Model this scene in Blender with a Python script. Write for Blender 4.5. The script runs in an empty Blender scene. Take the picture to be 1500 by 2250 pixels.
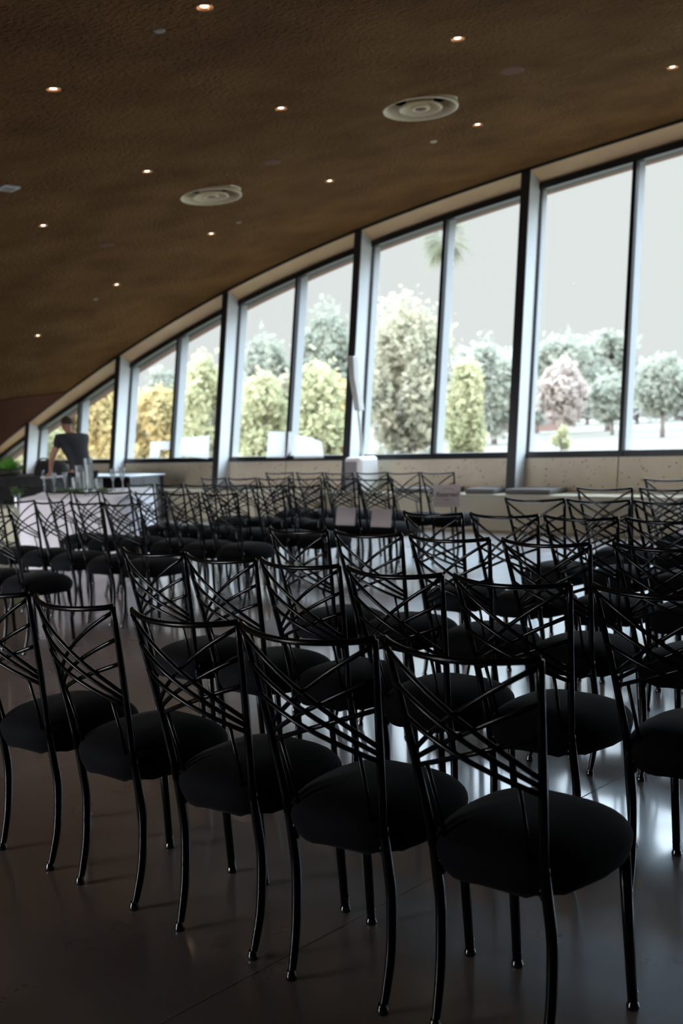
import bpy, math, random
from mathutils import Vector, Matrix
random.seed(7)
sc = bpy.context.scene
COL = sc.collection
PI = math.pi

# ------------------------------------------------------------------ camera
F_PX, PITCH, ROLL, YAW, EYE = 2406.1, -0.07782, -0.04133, 0.74567, 1.4017
fw = Vector((-math.sin(YAW)*math.cos(PITCH), math.cos(YAW)*math.cos(PITCH), math.sin(PITCH)))
r0 = Vector((math.cos(YAW), math.sin(YAW), 0)); u0 = r0.cross(fw)
rt = math.cos(ROLL)*r0+math.sin(ROLL)*u0; up = -math.sin(ROLL)*r0+math.cos(ROLL)*u0
cd = bpy.data.cameras.new('camera'); cam = bpy.data.objects.new('camera', cd); COL.objects.link(cam)
cam.matrix_world = Matrix(((rt.x, up.x, -fw.x, 0), (rt.y, up.y, -fw.y, 0), (rt.z, up.z, -fw.z, EYE), (0, 0, 0, 1)))
cd.sensor_fit = 'VERTICAL'; cd.sensor_height = 36; cd.sensor_width = 24
cd.lens = F_PX/2250*36
cd.clip_start = .05; cd.clip_end = 2000
cd.dof.use_dof = True; cd.dof.focus_distance = 3.3; cd.dof.aperture_fstop = 3.6
sc.camera = cam

# ------------------------------------------------------------------ world: bright overcast sky, paler near the horizon
sc.view_settings.view_transform = 'Standard'; sc.view_settings.look = 'None'
sc.view_settings.exposure = 0; sc.view_settings.gamma = 1; sc.view_settings.use_curve_mapping = False
W = bpy.data.worlds.new('overcast_sky'); sc.world = W; W.use_nodes = True
nt = W.node_tree; nt.nodes.clear(); SKY_HIGH, SKY_BACK_FILL = 15.0, 26.0
def wn(t): return nt.nodes.new(t)
tc = wn('ShaderNodeTexCoord'); sp = wn('ShaderNodeSeparateXYZ'); mr = wn('ShaderNodeMapRange'); rgb = wn('ShaderNodeMixRGB')
bg = wn('ShaderNodeBackground'); ow = wn('ShaderNodeOutputWorld')
nt.links.new(tc.outputs['Generated'], sp.inputs[0]); nt.links.new(sp.outputs[2], mr.inputs[0])
mr.inputs[1].default_value = .225; mr.inputs[2].default_value = .46
nt.links.new(mr.outputs[0], rgb.inputs[0])
rgb.inputs[1].default_value = (.80, .84, .83, 1); rgb.inputs[2].default_value = (SKY_HIGH*.79, SKY_HIGH*.95, SKY_HIGH*1.12, 1)
# added bright band low in the sky behind the camera, to light the interior
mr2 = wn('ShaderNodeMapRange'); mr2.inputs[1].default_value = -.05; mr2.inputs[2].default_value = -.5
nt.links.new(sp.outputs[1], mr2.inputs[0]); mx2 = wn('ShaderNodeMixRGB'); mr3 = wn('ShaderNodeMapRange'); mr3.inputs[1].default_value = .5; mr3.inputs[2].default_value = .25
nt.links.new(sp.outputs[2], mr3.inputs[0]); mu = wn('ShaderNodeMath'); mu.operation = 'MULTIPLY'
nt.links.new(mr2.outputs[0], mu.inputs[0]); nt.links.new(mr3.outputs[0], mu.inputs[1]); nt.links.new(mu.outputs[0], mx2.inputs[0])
nt.links.new(rgb.outputs[0], mx2.inputs[1]); mx2.inputs[2].default_value = (SKY_BACK_FILL*.98, SKY_BACK_FILL*.96, SKY_BACK_FILL*1.0, 1)
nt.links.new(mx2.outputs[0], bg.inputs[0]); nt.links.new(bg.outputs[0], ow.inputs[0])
sc.cycles.use_denoising = True
sc.cycles.max_bounces = 8; sc.cycles.diffuse_bounces = 4; sc.cycles.glossy_bounces = 4; sc.cycles.transparent_max_bounces = 24
sc.cycles.sample_clamp_indirect = 6

# ------------------------------------------------------------------ materials
def mat(name, col, rough=.6, metal=0, spec=.5, noise=None, bump=None, coat=0, emit=None, tint=None, sheen=0, trans=0, scale3=None):
    m = bpy.data.materials.new(name); m.use_nodes = True; t = m.node_tree; b = t.nodes['Principled BSDF']
    b.inputs['Base Color'].default_value = (*col, 1); b.inputs['Roughness'].default_value = rough
    b.inputs['Metallic'].default_value = metal; b.inputs['Specular IOR Level'].default_value = spec
    b.inputs['Coat Weight'].default_value = coat
    if sheen: b.inputs['Sheen Weight'].default_value = sheen; b.inputs['Sheen Roughness'].default_value = .4
    if tint: b.inputs['Specular Tint'].default_value = (*tint, 1)
    if trans: b.inputs['Transmission Weight'].default_value = trans
    if emit: b.inputs['Emission Color'].default_value = (*emit[:3], 1); b.inputs['Emission Strength'].default_value = emit[3]
    tcn = t.nodes.new('ShaderNodeTexCoord'); src = tcn.outputs['Object']
    if scale3:
        mp = t.nodes.new('ShaderNodeMapping'); mp.inputs['Scale'].default_value = scale3
        t.links.new(src, mp.inputs[0]); src = mp.outputs[0]
    if noise:
        sc_, c2, det = noise
        n = t.nodes.new('ShaderNodeTexNoise'); n.inputs['Scale'].default_value = sc_; n.inputs['Detail'].default_value = det
        t.links.new(src, n.inputs['Vector'])
        r = t.nodes.new('ShaderNodeValToRGB'); r.color_ramp.elements[0].position = .32; r.color_ramp.elements[1].position = .68
        r.color_ramp.elements[0].color = (*col, 1); r.color_ramp.elements[1].color = (*c2, 1)
        t.links.new(n.outputs['Fac'], r.inputs[0]); t.links.new(r.outputs[0], b.inputs['Base Color'])
    if bump:
        n = t.nodes.new('ShaderNodeTexNoise'); n.inputs['Scale'].default_value = bump[0]; n.inputs['Detail'].default_value = 6
        t.links.new(src, n.inputs['Vector'])
        bp = t.nodes.new('ShaderNodeBump'); bp.inputs['Strength'].default_value = bump[1]; bp.inputs['Distance'].default_value = bump[2]
        t.links.new(n.outputs['Fac'], bp.inputs['Height']); t.links.new(bp.outputs[0], b.inputs['Normal'])
    return m

M = {}
M['floor'] = mat('polished_concrete', (.150, .108, .092), .17, spec=.6, noise=(1.6, (.235, .175, .150), 10), tint=(.66, .86, 1.0))
M['floor'].node_tree.nodes['Principled BSDF'].inputs['IOR'].default_value = 2.3
def floor_finish():
    t = M['floor'].node_tree; b = t.nodes['Principled BSDF']
    tcn = t.nodes.new('ShaderNodeTexCoord')
    n = t.nodes.new('ShaderNodeTexNoise'); n.inputs['Scale'].default_value = 3; n.inputs['Detail'].default_value = 6
    t.links.new(tcn.outputs['Object'], n.inputs['Vector'])
    mr = t.nodes.new('ShaderNodeMapRange'); mr.inputs[1].default_value = .3; mr.inputs[2].default_value = .7
    mr.inputs[3].default_value = .26; mr.inputs[4].default_value = .36
    t.links.new(n.outputs['Fac'], mr.inputs[0]); t.links.new(mr.outputs[0], b.inputs['Roughness'])
floor_finish()
fb_ = M['floor'].node_tree.nodes['Principled BSDF']; fb_.inputs['Coat Weight'].default_value = .8; fb_.inputs['Coat Roughness'].default_value = .09; fb_.inputs['Coat IOR'].default_value = 1.5
M['joint'] = mat('joint_filler', (.26, .21, .185), .6)
M['ceiling'] = mat('sprayed_brown_plaster', (.185, .086, .028), .95, spec=.1, noise=(1.3, (.285, .142, .050), 9), bump=(24, 1, .12))
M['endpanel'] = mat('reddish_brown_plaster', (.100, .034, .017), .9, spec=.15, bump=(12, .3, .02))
M['soffit'] = mat('tan_painted_soffit', (.88, .62, .34), .5, noise=(.8, (.74, .47, .27), 2))
M['black'] = mat('black_window_metal', (.012, .014, .017), .35, spec=.5)
M['post'] = mat('grey_painted_steel', (.76, .79, .80), .45)
M['postshade'] = mat('shaded_front_steel', (.035, .037, .040), .45)
M['fin'] = mat('pale_aluminium_fin', (.30, .31, .315), .5)
M['concrete'] = mat('tan_board_concrete', (.60, .53, .41), .8, noise=(2.2, (.70, .63, .50), 10), bump=(30, .25, .01))
M['pits'] = mat('concrete_pit', (.12, .09, .06), .9)
M['benchc'] = mat('grey_green_concrete', (.58, .55, .42), .6, noise=(1.8, (.68, .65, .50), 8))
M['benchtop'] = mat('honed_bench_top', (.50, .47, .35), .4, noise=(4, (.56, .52, .40), 4))
M['cream'] = mat('cream_plinth_paint', (.58, .57, .43), .5)
M['metal'] = mat('black_gloss_enamel', (.0030, .0035, .0045), .22, spec=.24)
M['cap'] = mat('black_glide_cap', (.01, .011, .012), .15, spec=.6, coat=.5)
M['fabric'] = mat('black_stretch_fabric', (.0022, .0028, .0042), .85, spec=.12, sheen=.035, bump=(350, .25, .002))
M['cushion'] = mat('grey_bench_fabric', (.14, .135, .13), .8)
M['darkwall'] = mat('dark_plaster', (.05, .035, .025), .9)
M['cloth'] = mat('white_table_linen', (.74, .73, .78), .8, sheen=.1)
M['napkin'] = mat('white_napkin_linen', (.85, .85, .88), .7)
M['wax'] = mat('ivory_candle_wax', (.85, .84, .80), .5)
M['barblack'] = mat('black_bar_finish', (.010, .010, .011), .5, noise=(14, (.045, .047, .047), 6))
M['blackcloth'] = mat('black_table_linen', (.008, .008, .009), .85)
M['silver'] = mat('brushed_silver', (.36, .38, .39), .35, metal=.7, noise=(5, (.20, .21, .22), 2), scale3=(1, 6, .2))
M['silvertop'] = mat('silver_grey_top', (.50, .54, .60), .35, metal=.3)
M['bagm'] = mat('black_bag_nylon', (.012, .012, .013), .8)
M['white'] = mat('white_plastic', (.82, .82, .80), .4)
M['greyplastic'] = mat('grey_plastic', (.25, .25, .26), .5)
M['paper'] = mat('grey_white_paper', (.50, .46, .47), .8)
M['ink'] = mat('dark_grey_ink', (.10, .095, .095), .8)
M['goldink'] = mat('olive_gold_ink', (.30, .26, .13), .8)
M['dif'] = mat('cream_diffuser_metal', (.82, .68, .44), .4)
M['difdark'] = mat('dark_duct', (.006, .006, .006), .9)
M['copper'] = mat('copper_reflector', (.80, .36, .14), .35, metal=.8)
M['lamp'] = mat('warm_lamp_glass', (1, .9, .8), .5, emit=(1, .80, .62, 9))
M['disc'] = mat('pale_cover_plastic', (.42, .36, .28), .5)
M['speakergrille'] = mat('reddish_brown_grille', (.20, .075, .045), .8)
M['skin'] = mat('tanned_skin', (.42, .20, .13), .5)
M['shirt'] = mat('charcoal_shirt', (.022, .023, .027), .85)
M['trouser'] = mat('black_trousers', (.010, .010, .011), .85)
M['hair'] = mat('short_dark_hair', (.05, .032, .024), .8)
M['eye'] = mat('dark_eye', (.02, .015, .012), .3)
M['eavelime'] = mat('yellow_green_eave', (.33, .35, .14), .6)
M['eavegrey'] = mat('grey_eave_edge', (.05, .05, .05), .6)
M['eavepink'] = mat('pink_render', (.20, .115, .085), .8)
M['grass'] = mat('pale_dry_lawn', (.044, .041, .024), .9, noise=(.15, (.052, .046, .031), 5))
M['lightblock'] = mat('dark_unseen_ground', (.02, .02, .02), .9)
M['path'] = mat('pale_path', (.060, .053, .045), .9)
M['bark'] = mat('grey_brown_bark', (.07, .058, .05), .9, bump=(8, .5, .03))
M['palebark'] = mat('pale_palm_trunk', (.17, .16, .15), .9, bump=(8, .5, .03))
M['brick'] = mat('reddish_brown_wall', (.085, .05, .038), .9, noise=(3, (.10, .062, .05), 3))
M['roof'] = mat('dull_brown_roof', (.07, .06, .055), .9)
M['stone'] = mat('white_edging_stone', (.075, .075, .074), .8)
M['pot'] = mat('dark_planter', (.03, .022, .018), .6)

def leafmat(name, c1, c2, tr=.45, clear=0):
    m = bpy.data.materials.new(name); m.use_nodes = True; t = m.node_tree; t.nodes.clear()
    o = t.nodes.new('ShaderNodeOutputMaterial'); d = t.nodes.new('ShaderNodeBsdfDiffuse'); l = t.nodes.new('ShaderNodeBsdfTranslucent')
    mx = t.nodes.new('ShaderNodeMixShader'); mx.inputs[0].default_value = tr
    tcn = t.nodes.new('ShaderNodeTexCoord'); n = t.nodes.new('ShaderNodeTexNoise'); n.inputs['Scale'].default_value = .9; n.inputs['Detail'].default_value = 5
    r = t.nodes.new('ShaderNodeValToRGB'); r.color_ramp.elements[0].position = .35; r.color_ramp.elements[1].position = .65
    r.color_ramp.elements[0].color = (*c1, 1); r.color_ramp.elements[1].color = (*c2, 1)
    t.links.new(tcn.outputs['Object'], n.inputs['Vector']); t.links.new(n.outputs['Fac'], r.inputs[0])
    t.links.new(r.outputs[0], d.inputs[0]); t.links.new(r.outputs[0], l.inputs[0])
    t.links.new(d.outputs[0], mx.inputs[1]); t.links.new(l.outputs[0], mx.inputs[2])
    last = mx
    if clear:                                   # sky showing through every leaf stands in for haze
        tp = t.nodes.new('ShaderNodeBsdfTransparent'); m2 = t.nodes.new('ShaderNodeMixShader'); m2.inputs[0].default_value = clear
        t.links.new(mx.outputs[0], m2.inputs[1]); t.links.new(tp.outputs[0], m2.inputs[2]); last = m2
    t.links.new(last.outputs[0], o.inputs[0])
    return m
L = {'far': leafmat('hazy_far_leaves', (0.23, 0.24, 0.22), (0.27, 0.275, 0.25), .45, .30), 'oak': leafmat('grey_green_leaves', (0.17, 0.185, 0.15), (0.23, 0.24, 0.2), .45, .30),  # far leaves paler, distance haze put into their colour
     'dark': leafmat('deep_green_leaves', (0.15, 0.165, 0.135), (0.2, 0.215, 0.17), .45, .30),
     'lime': leafmat('yellow_green_leaves', (0.235, 0.245, 0.14), (0.32, 0.315, 0.195), .45, .30),
     'gold': leafmat('golden_autumn_leaves', (0.30, 0.225, 0.10), (0.34, 0.30, 0.16), .45, .30),
     'olive': leafmat('olive_leaves', (0.19, 0.195, 0.145), (0.28, 0.265, 0.19), .45, .30),
     'pink': leafmat('pinkish_bare_twigs', (0.27, 0.235, 0.205), (0.33, 0.29, 0.26), .45, .30),
     'palm': leafmat('palm_leaves', (0.13, 0.145, 0.1), (0.19, 0.19, 0.13), .45, .30),
     'succulent': leafmat('bright_green_leaves', (.10, .32, .05), (.28, .52, .12), .3),
     'garland': leafmat('eucalyptus_leaves', (.06, .12, .04), (.20, .26, .13), .2),
     'board': leafmat('thin_white_card', (.93, .94, .95), (.93, .94, .95), .6)}

def glassmat(name, ior=1.5, milk=0, tint=(.97, .985, .98)):
    m = bpy.data.materials.new(name); m.use_nodes = True; t = m.node_tree; t.nodes.clear()
    o = t.nodes.new('ShaderNodeOutputMaterial'); tr = t.nodes.new('ShaderNodeBsdfTransparent'); tr.inputs[0].default_value = (*tint, 1)
    g = t.nodes.new('ShaderNodeBsdfGlossy'); g.inputs['Roughness'].default_value = .01
    f = t.nodes.new('ShaderNodeFresnel'); f.inputs[0].default_value = ior
    mx = t.nodes.new('ShaderNodeMixShader')
    t.links.new(f.outputs[0], mx.inputs[0]); t.links.new(tr.outputs[0], mx.inputs[1]); t.links.new(g.outputs[0], mx.inputs[2])
    if milk:
        l = t.nodes.new('ShaderNodeBsdfTranslucent'); l.inputs[0].default_value = (.9, .93, .95, 1); m2 = t.nodes.new('ShaderNodeMixShader'); m2.inputs[0].default_value = milk
        t.links.new(mx.outputs[0], m2.inputs[1]); t.links.new(l.outputs[0], m2.inputs[2]); mx = m2
    t.links.new(mx.outputs[0], o.inputs[0]); return m
M['glass'] = glassmat('window_glass')
M['crystal'] = glassmat('backlit_glassware', 1.7, .14, tint=(.93, .95, .96))  # milky white in the glass stands in for window backlight

# ------------------------------------------------------------------ mesh helpers
class MB:
    def __init__(s): s.v = []; s.f = []
    def add(s, vs, fs):
        n = len(s.v); s.v += [tuple(v) for v in vs]; s.f += [tuple(i+n for i in f) for f in fs]; return s
    def box(s, x0, x1, y0, y1, z0, z1, dx=0, dy=0):   # dx, dy shift the top face
        vs = [(x0, y0, z0), (x1, y0, z0), (x1, y1, z0), (x0, y1, z0), (x0+dx, y0+dy, z1), (x1+dx, y0+dy, z1), (x1+dx, y1+dy, z1), (x0+dx, y1+dy, z1)]
        return s.add(vs, [(0, 3, 2, 1), (4, 5, 6, 7), (0, 1, 5, 4), (1, 2, 6, 5), (2, 3, 7, 6), (3, 0, 4, 7)])
    def tube(s, pts, rad, n=8, cap=True):
        pts = [Vector(p) for p in pts]; k = len(pts)
        if not hasattr(rad, '__len__'): rad = [rad]*k
        t0 = (pts[1]-pts[0]).normalized()
        a = Vector((0, 0, 1)) if abs(t0.z) < .9 else Vector((1, 0, 0))
        nn = t0.cross(a).normalized(); vs = []
        for i, p in enumerate(pts):
            t = (pts[min(i+1, k-1)]-pts[max(i-1, 0)]).normalized()
            nn = (nn-t*nn.dot(t)).normalized(); b = t.cross(nn)
            for j in range(n):
                an = 2*PI*j/n; vs.append(p+(nn*math.cos(an)+b*math.sin(an))*rad[i])
        fs = [(i*n+j, i*n+(j+1) % n, (i+1)*n+(j+1) % n, (i+1)*n+j) for i in range(k-1) for j in range(n)]
        if cap: fs += [tuple(range(n-1, -1, -1)), tuple((k-1)*n+j for j in range(n))]
        return s.add(vs, fs)
    def lathe(s, prof, n=24, o=(0, 0, 0), zax=None):
        vs = []; R = Matrix.Identity(3)
        if zax is not None: R = Vector((0, 0, 1)).rotation_difference(Vector(zax)).to_matrix()
        for r, z in prof:
            for j in range(n):
                an = 2*PI*j/n; vs.append(Vector(o)+R @ Vector((r*math.cos(an), r*math.sin(an), z)))
        fs = [(i*n+j, i*n+(j+1) % n, (i+1)*n+(j+1) % n, (i+1)*n+j) for i in range(len(prof)-1) for j in range(n)]
        return s.add(vs, fs)
    def build(s, name, m, parent=None, smooth=False, bevel=0):
        me = bpy.data.meshes.new(name); me.from_pydata(s.v, [], s.f); me.update()
        me.materials.append(m)
        if smooth:
            me.polygons.foreach_set('use_smooth', [True]*len(me.polygons))
        o = bpy.data.objects.new(name, me); COL.objects.link(o)
        if parent: o.parent = parent
        if bevel:
            b = o.modifiers.new('bevel', 'BEVEL'); b.width = bevel; b.segments = 2; b.limit_method = 'ANGLE'
        return o
def tag(o, label=None, cat=None, group=None, kind=None):
    if label: o['label'] = label
    if cat: o['category'] = cat
    if group: o['group'] = group
    if kind: o['kind'] = kind
    return o
def empty(name, loc, rz=0, **k):
    o = bpy.data.objects.new(name, None); COL.objects.link(o); o.location = loc; o.rotation_euler = (0, 0, rz); o.empty_display_size = .1
    return tag(o, **k)
def struct(o): o['kind'] = 'structure'; return o
def kids(o): return list(o.children)
def copy_tree(o, parent=None):
    c = o.copy(); COL.objects.link(c)
    if parent: c.parent = parent
    for ch in CH[o.name] if o.name in CH else []: copy_tree(ch, c)
    return c
CH = {}
def reg(root):
    bpy.context.view_layer.update()
    CH[root.name] = kids(root)
    for k in kids(root): reg(k)

# ------------------------------------------------------------------ shell geometry
def yg(z): return 12.15+.15*(z-.975)          # leaning glass plane
def yf(z): return 11.81+.1425*(z-.46)         # front of the leaning posts / ceiling edge
CC = [4.0939, .93404, -.39466, .046084, .02882, .30875, .0018586, .06278, -.118]
def _s(x, y):
    X = (x+12)/5; Y = (y-12.3)/5; c = CC
    return c[0]+c[1]*X+c[2]*X**2+c[3]*X**3+c[4]*X**4+Y*(c[5]+c[6]*X+c[7]*X*X)+c[8]*Y*Y
def ceil_z(x, y):                              # the sprayed shell vault
    cx = min(max(x, -20.5), -4.8); cy = max(y, 3.0)
    z = _s(cx, cy)
    if x > cx: z += (x-cx)*.02
    if x < cx: z += (x-cx)*.46
    if y < cy: z += (y-cy)*.12
    return z
def edge_pt(x):                                # ceiling edge above the posts
    z = ceil_z(x, 12.2)
    for _ in range(5): z = ceil_z(x, yf(z))
    return Vector((x, yf(z), z))
HEADDROP = .205
def head_pt(x):                                # top of glass
    e = edge_pt(x); z = e.z-HEADDROP*(1 if x > -18 else max(.2, 1-(-18-x)/5)); return Vector((x, yg(z), z))

XS = [-22.6+.2*i for i in range(int((4.4+22.6)/.2)+1)]
# ceiling, with an opening for every downlight and air diffuser
DLP = [(-4.996, 4.408), (-4.977, 6.882), (-4.795, 10.056), (-6.766, 4.524), (-6.88, 6.891), (-6.80, 9.709), (-8.991, 7.058), (-9.026, 9.806), (-10.976, 7.098), (-11.263, 9.86), (-13.398, 9.844), (-15.458, 9.772)]
HOLES = [(x, y, .045) for x, y in DLP]+[(-6.476, 8.329, .345), (-9.723, 8.535, .345)]
m_ = MB(); ny = 44; rows = []
for x in XS:
    e = edge_pt(x); rows.append([(x, y, ceil_z(x, y)) for y in [-5+(e.y+5)*j/ny for j in range(ny+1)]])
n1 = ny+1; skip = set(); patches = []
for hx, hy, hr in HOLES:
    i0 = max(i for i in range(len(XS)) if XS[i] < hx-hr-.02); i1 = min(i for i in range(len(XS)) if XS[i] > hx+hr+.02)
    j0 = max(j for j in range(n1) if rows[i0][j][1] < hy-hr-.02 and rows[i1][j][1] < hy-hr-.02); j1 = min(j for j in range(n1) if rows[i0][j][1] > hy+hr+.02 and rows[i1][j][1] > hy+hr+.02)
    for i in range(i0, i1):
        for j in range(j0, j1): skip.add((i, j))
    loop = [(i, j0) for i in range(i0, i1)]+[(i1, j) for j in range(j0, j1)]+[(i, j1) for i in range(i1, i0, -1)]+[(i0, j) for j in range(j1, j0, -1)]
    patches.append((hx, hy, hr, loop))
m_.add([p for r in rows for p in r], [(i*n1+j, (i+1)*n1+j, (i+1)*n1+j+1, i*n1+j+1) for i in range(len(XS)-1) for j in range(ny) if (i, j) not in skip])
for hx, hy, hr, loop in patches:                # ring of faces from the grid cells to the round opening
    outer = []
    K = len(loop)
    for q in range(K):                           # subdivide each boundary edge so that the circle is round
        a_ = rows[loop[q][0]][loop[q][1]]; c_ = rows[loop[(q+1) % K][0]][loop[(q+1) % K][1]]
        S_ = max(3, 40//K)
        for t_ in range(S_): outer.append(tuple(a_[w]+(c_[w]-a_[w])*t_/S_ for w in range(3)))
    n_ = len(m_.v); No = len(outer); m_.v += outer
    for o_ in outer:
        an = math.atan2(o_[1]-hy, o_[0]-hx); cx_, cy2 = hx+hr*math.cos(an), hy+hr*math.sin(an)
        m_.v.append((cx_, cy2, ceil_z(cx_, cy2)))
    m_.f += [(n_+q, n_+(q+1) % No, n_+No+(q+1) % No, n_+No+q) for q in range(No)]
struct(m_.build('ceiling', M['ceiling'], smooth=True))
# end panel: the shell's lowest strip in a darker, redder plaster, 2 cm proud
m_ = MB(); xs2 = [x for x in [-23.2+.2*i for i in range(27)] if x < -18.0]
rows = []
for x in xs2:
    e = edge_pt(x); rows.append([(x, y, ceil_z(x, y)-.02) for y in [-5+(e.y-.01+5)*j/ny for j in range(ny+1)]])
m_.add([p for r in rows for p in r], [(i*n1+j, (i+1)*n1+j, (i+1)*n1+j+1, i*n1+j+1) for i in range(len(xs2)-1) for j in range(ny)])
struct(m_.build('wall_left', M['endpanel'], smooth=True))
# floor
m_ = MB().box(-24, 4.4, -5, 12.3, -.2, 0); struct(m_.build('floor', M['floor']))
k = 1
for x in (-2.06, -7.9, -13.7, 1.5):
    o = MB().box(x-.0018, x+.0018, -5, 11.5, -.01, .0010).build('trim_%d' % k, M['joint']); struct(o); k += 1
# closing walls
wb = struct(MB().box(-6, 4.5, -5.2, -5, -.2, 5).box(-24, -6, -5.2, -5, -.2, .3).build('wall_back', M['darkwall']))
wnb = struct(empty('window_20', (0, 0, 0)))  # added window behind the camera, lets the bright back sky light the room
MB().add([(-23, -5.1, .3), (-6, -5.1, .3), (-6, -5.1, 4.6), (-23, -5.1, 4.6)], [(0, 1, 2, 3)]).build('pane', M['glass'], wnb)
for i in range(7): MB().box(-22.0+i*2.7, -21.88+i*2.7, -5.2, -5.0, .3, 4.4).build('mullion', M['black'], wnb)
struct(MB().box(4.4, 4.6, -5, 13, -.2, 5.2).build('wall_right', M['darkwall']))
# concrete parapet wall under the glass, leaning with it
m_ = MB(); zt = .90
m_.add([(-24, yg(0)-.0, 0), (4.4, yg(0)-.0, 0), (4.4, yg(zt), zt), (-24, yg(zt), zt), (-24, yg(0)+.4, 0), (4.4, yg(0)+.4, 0), (4.4, yg(zt)+.3, zt), (-24, yg(zt)+.3, zt)],
       [(0, 1, 2, 3), (3, 2, 6, 7), (7, 6, 5, 4), (0, 3, 7, 4), (1, 5, 6, 2)])
wf = struct(m_.build('wall_front', M['concrete']))
m_ = MB(); rr = random.Random(3)
for i in range(420):                           # form-work pits
    x = rr.uniform(-17, -2); z = rr.uniform(.48, .88); s_ = rr.uniform(.004, .012); y = yg(z)-.0015
    m_.add([(x+s_*math.cos(a)*1.3, y+.15*s_*math.sin(a), z+s_*math.sin(a)) for a in [j*PI/3 for j in range(6)]], [(0, 1, 2, 3, 4, 5)])
o = m_.build('pitting', M['pits'], wf); o['kind'] = 'stuff'
for x in (-4.2, -6.57, -12.35):                # vertical joints in the parapet
    m_ = MB(); m_.add([(x-.006, yg(.46)-.003, .46), (x+.006, yg(.46)-.003, .46), (x+.006, yg(.9)-.003, .9), (x-.006, yg(.9)-.003, .9)], [(0, 1, 2, 3)])
    m_.build('joint', M['pits'], wf)
# bench
bb = struct(MB().box(-24, 4.4, 11.56, 12.05, 0, .425).build('trim_%d' % k, M['benchc'])); k += 1
MB().box(-24, 4.4, 11.51, 12.07, .425, .46).build('bench_slab', M['benchtop'], bb, bevel=.004)
# soffit, black strip standing in for the shadow gap, head frame, eave
def strip(xs, fa, fb): 
    m = MB(); n = len(xs); m.v = [tuple(fa(x)) for x in xs]+[tuple(fb(x)) for x in xs]
    m.f = [(i, i+1, n+i+1, n+i) for i in range(n-1)]; return m
sxs = [-23+.1*i for i in range(275)]
struct(strip(sxs, lambda x: edge_pt(x)+Vector((0, -.004, -.03)), lambda x: head_pt(x)+Vector((0, .02, .02))).build('trim_%d' % k, M['soffit'], smooth=True)); k += 1
def bar(xs, f, dy, dz):
    m = MB(); n = len(xs); offs = [(0, 0, 0), (0, dy, 0), (0, dy, dz), (0, 0, dz)]
    for ox in offs: m.v += [tuple(f(x)+Vector(ox)) for x in xs]
    for a in range(4):
        b_ = (a+1) % 4; m.f += [(a*n+i, b_*n+i, b_*n+i+1, a*n+i+1) for i in range(n-1)]
    m.f += [(0, 3*n, 2*n, n), (n-1, 2*n-1, 3*n-1, 4*n-1)]
    return m
struct(bar(sxs, lambda x: edge_pt(x)+Vector((0, -.02, -.035)), .03, .045).build('trim_%d' % k, M['black'])); k += 1
struct(bar(sxs, lambda x: head_pt(x)+Vector((0, -.05, -.055)), .10, .085).build('trim_%d' % k, M['black'])); k += 1
ev = struct(strip(sxs, lambda x: head_pt(x)+Vector((0, .05, .0)), lambda x: head_pt(x)+Vector((0, .17, .0))).build('trim_%d' % k, M['eavelime'])); k += 1
bar(sxs, lambda x: head_pt(x)+Vector((0, .17, -.02)), .10, .05).build('eave_edge', M['eavegrey'], ev)
bar(sxs, lambda x: head_pt(x)+Vector((0, .27, -.022)), .14, .08).build('eave_fascia', M['eavepink'], ev)
strip(sxs, lambda x: head_pt(x)+Vector((0, 0, .6)), lambda x: head_pt(x)+Vector((0, .42, .04))).build('eave_roof', M['eavegrey'], ev)
strip(sxs, lambda x: edge_pt(x)+Vector((0, 0, .02)), lambda x: head_pt(x)+Vector((0, 0, .6))).build('eave_back', M['eavegrey'], ev)

# posts: leaning, grey sides, shade of the front face put into its colour
PX = [-8.02+2.9*i for i in (-4, -3, -2, -1, 0, 1, 2, 3, 4)]
PX = [-19.62, -16.69, -13.81, -10.91, -8.02, -5.12, -2.22, .68, 3.58]
WP = .135
for i, x in enumerate(PX):
    e = edge_pt(x+WP/2); zt = e.z-.03
    def pf(z): return yf(z)
    def pr(z): return yg(z)+.0
    def slab(y0f, y1f, x0, x1, z0=.46, z1=None):
        z1 = zt if z1 is None else z1
        m = MB(); m.add([(x0, y0f(z0), z0), (x1, y0f(z0), z0), (x1, y1f(z0), z0), (x0, y1f(z0), z0), (x0, y0f(z1), z1), (x1, y0f(z1), z1), (x1, y1f(z1), z1), (x0, y1f(z1), z1)],
              [(0, 3, 2, 1), (4, 5, 6, 7), (0, 1, 5, 4), (1, 2, 6, 5), (2, 3, 7, 6), (3, 0, 4, 7)]); return m
    o = struct(slab(lambda z: pf(z)+.012, lambda z: pr(z)+.02, x+.003, x+WP-.003).build('trim_%d' % k, M['post'])); k += 1
    slab(pf, lambda z: pf(z)+.014, x, x+WP, .46).build('shaded_front_face', M['postshade'], o)
    slab(lambda z: pr(z)-.02, lambda z: pr(z)+.02, x-.02, x+WP+.02, .9, zt-HEADDROP*.6).build('glazing_bead', M['black'], o)
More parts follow.
